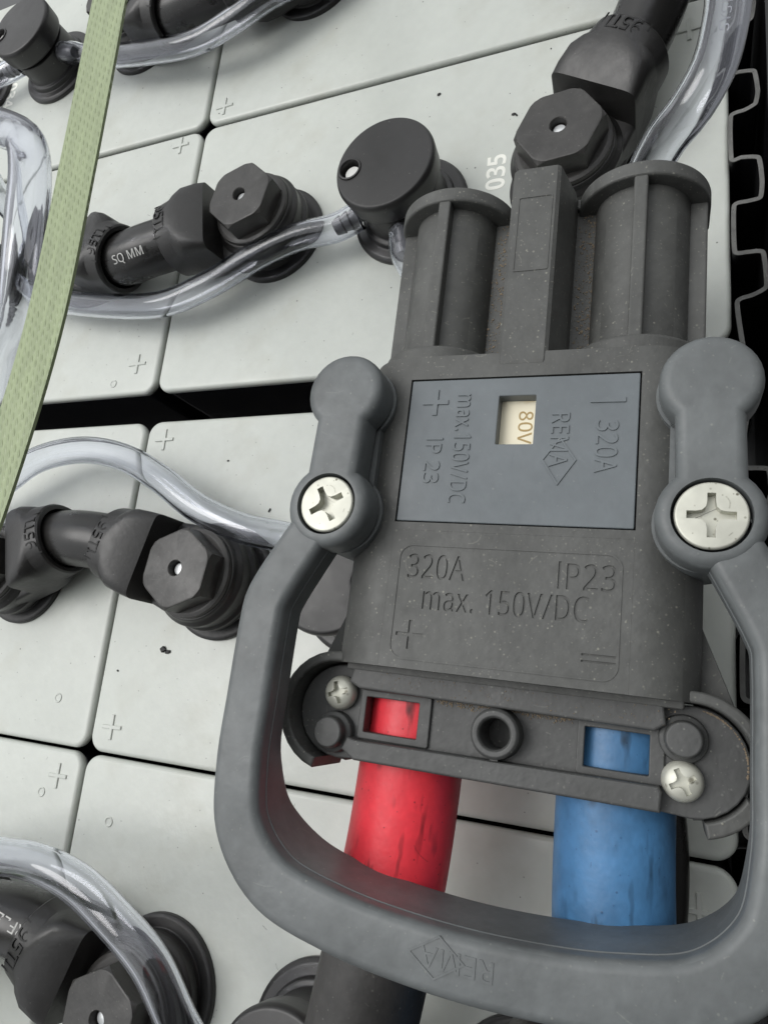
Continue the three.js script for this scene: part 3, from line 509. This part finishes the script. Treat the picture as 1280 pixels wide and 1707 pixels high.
  for (const s of [-1, 1]) handleGeo = csg(handleGeo, cyl(37 * s, 15.2, 6.5, 6.9, 36.6, 42, 48), SUBTRACTION);
  const handle = part('handle', finish(crease(handleGeo, 0.7)), handleMat, con, 'mid grey bow handle screwed to both sides');
  const mark = [lay(fitted('REMA', 3.3, 0.2, 12.6), 5.6, 38.52, 92.6, -1, 0, 0, 1)];
  const dm = plan([[-9.4, 94.1], [-3.9, 90.6], [0.9, 94.1], [-4.3, 97.6]]); dm.holes.push(plan([[-8.8, 94.1], [-3.9, 91], [0.3, 94.1], [-4.3, 97.2]])); mark.push(slab(dm, 38.5, 38.74, 0));
  part('raised_emblem', finish(join(mark)), handleMat, handle);
  const flat = (() => { let g = roundedLathe([[0, 34], [5, 35], [6.15, 38], [5.9, 38.6], [0, 38.75]], 0.3, 56); g = csg(g, new THREE.ExtrudeGeometry(crossShape(4, 0.7, 2.5), { depth: 6, bevelEnabled: false }).rotateX(-Math.PI / 2).translate(0, 36.4, 0), SUBTRACTION); return finish(crease(g, 0.4), 0.02); })();
  for (const [s, r] of [[-1, 0.52], [1, 0.0]]) { const m = part('handle_screw', flat, screwMat, con, s < 0 ? 'zinc cross-head screw with a dark mark' : 'zinc cross-head screw in the right arm'); m.position.set(37 * s * MM, 0, 15.2 * MM); m.rotation.y = r; }

  // brown grit lying in the channels beside the sleeves and along the clamp
  {
    const r = rng(55), gs = [], base = new THREE.IcosahedronGeometry(1, 0);
    const grit = (x, y, z, s) => gs.push(clean(base.clone().scale(s * (0.7 + r()), s * 0.5, s * (0.7 + r())).rotateY(r() * 6).translate(x, y, z)));
    for (let k = 0; k < 1000; k++) { const side = r() < 0.6 ? 1 : -1, q = r(); grit(side * (8.3 + 4.2 * (side > 0 ? 1 - q * q : q * q)), 15.7, -64.5 + 42 * r(), 0.07 + 0.2 * r() * r()); }
    for (let k = 0; k < 240; k++) { const u = -14 + 28 * r(); grit(u, 19.7, 57.4 - 4.9 + 1.5 * r() * r(), 0.06 + 0.14 * r()); }
    for (let k = 0; k < 160; k++) grit(-26 + 60 * r(), 23.5, 57.4 - 9.2 + 3.4 * r(), 0.04 + 0.1 * r() * r());
    for (let k = 0; k < 120; k++) { const a = -1.4 + 1.6 * r(); grit(35.5 + 9.4 * Math.cos(a), 19.7, 57.4 + 9.4 * Math.sin(a), 0.06 + 0.14 * r()); }
    const m = part('grit', finish(mergeGeometries(gs)), new THREE.MeshStandardMaterial({ color: new THREE.Color(0.21, 0.165, 0.115), roughness: 0.95 }), con, 'brown grit in the housing channels'); m.userData.kind = 'stuff';
  }
  // leads
  part('red_lead', finish(rope([[-22, 6.9, 36], [-22, 7, 50], [-22.2, 7, 66], [-23, 7, 84], [-24.6, 7.8, 104]], 11.7, 50, 40)), redMat, con, 'red cable sleeve with dark smudges');
  part('black_sheath', finish(rope([[-24.2, 8, 100], [-26.5, 6.6, 116], [-31, 3, 140], [-38, -4, 170], [-46, -12, 205], [-60, -18, 240]], 11.9, 50, 40)), sheathMat, con, 'black sheath continuing the red lead');
  part('blue_lead', finish(rope([[22, 6.9, 36], [22, 7, 50], [21.8, 7, 66], [22.4, 6.6, 90], [25, 5, 120], [29, -2, 160], [30, -10, 205], [28, -16, 250]], 11.7, 60, 40)), blueMat, con, 'blue cable sleeve with grey scuffs');
}

/* ---------------------------------------------------------------- loose dirt on the lids */
{
  const r = rng(91), geos = [];
  const fleck = (x, z, s) => { const g = new THREE.IcosahedronGeometry(s, 0), p = g.attributes.position; for (let i = 0; i < p.count; i++) { const k = 0.7 + 0.6 * Math.abs(Math.sin(p.getX(i) * 37 + p.getZ(i) * 91)); p.setXYZ(i, p.getX(i) * k * 1.5, p.getY(i) * 0.45, p.getZ(i) * k); } g.computeVertexNormals(); geos.push(clean(g.rotateY(r() * 7).translate(x, s * 0.35, z))); };
  const inside = (x, z) => [RX, LX].some(c => Math.abs(x - c) < 96) && rowZ.some((c, i) => Math.abs(z - c) < rowD[i] / 2 - 3);
  for (const [x, z, s] of [[-164, -3.6, 1.15], [-162, -2.9, 0.7], [-84, -206, 0.6], [-56, -190, 0.5], [-55, -189.4, 0.3], [-38, -196, 0.35], [-150, -70, 0.4], [-130, -52, 0.45], [-182, 5, 0.4]]) fleck(x, z, s);
  for (let k = 0; k < 130; k++) { const x = -380 + 385 * r(), z = -330 + 470 * r(); if (inside(x, z)) fleck(x, z, 0.1 + 0.22 * r() * r()); }
  const m = part('dirt_flecks', finish(mergeGeometries(geos)), letterMat, scene); m.userData = { kind: 'stuff', label: 'dark dirt flecks scattered over the grey lids', category: 'dirt' };
}

renderer.render(scene, camera);
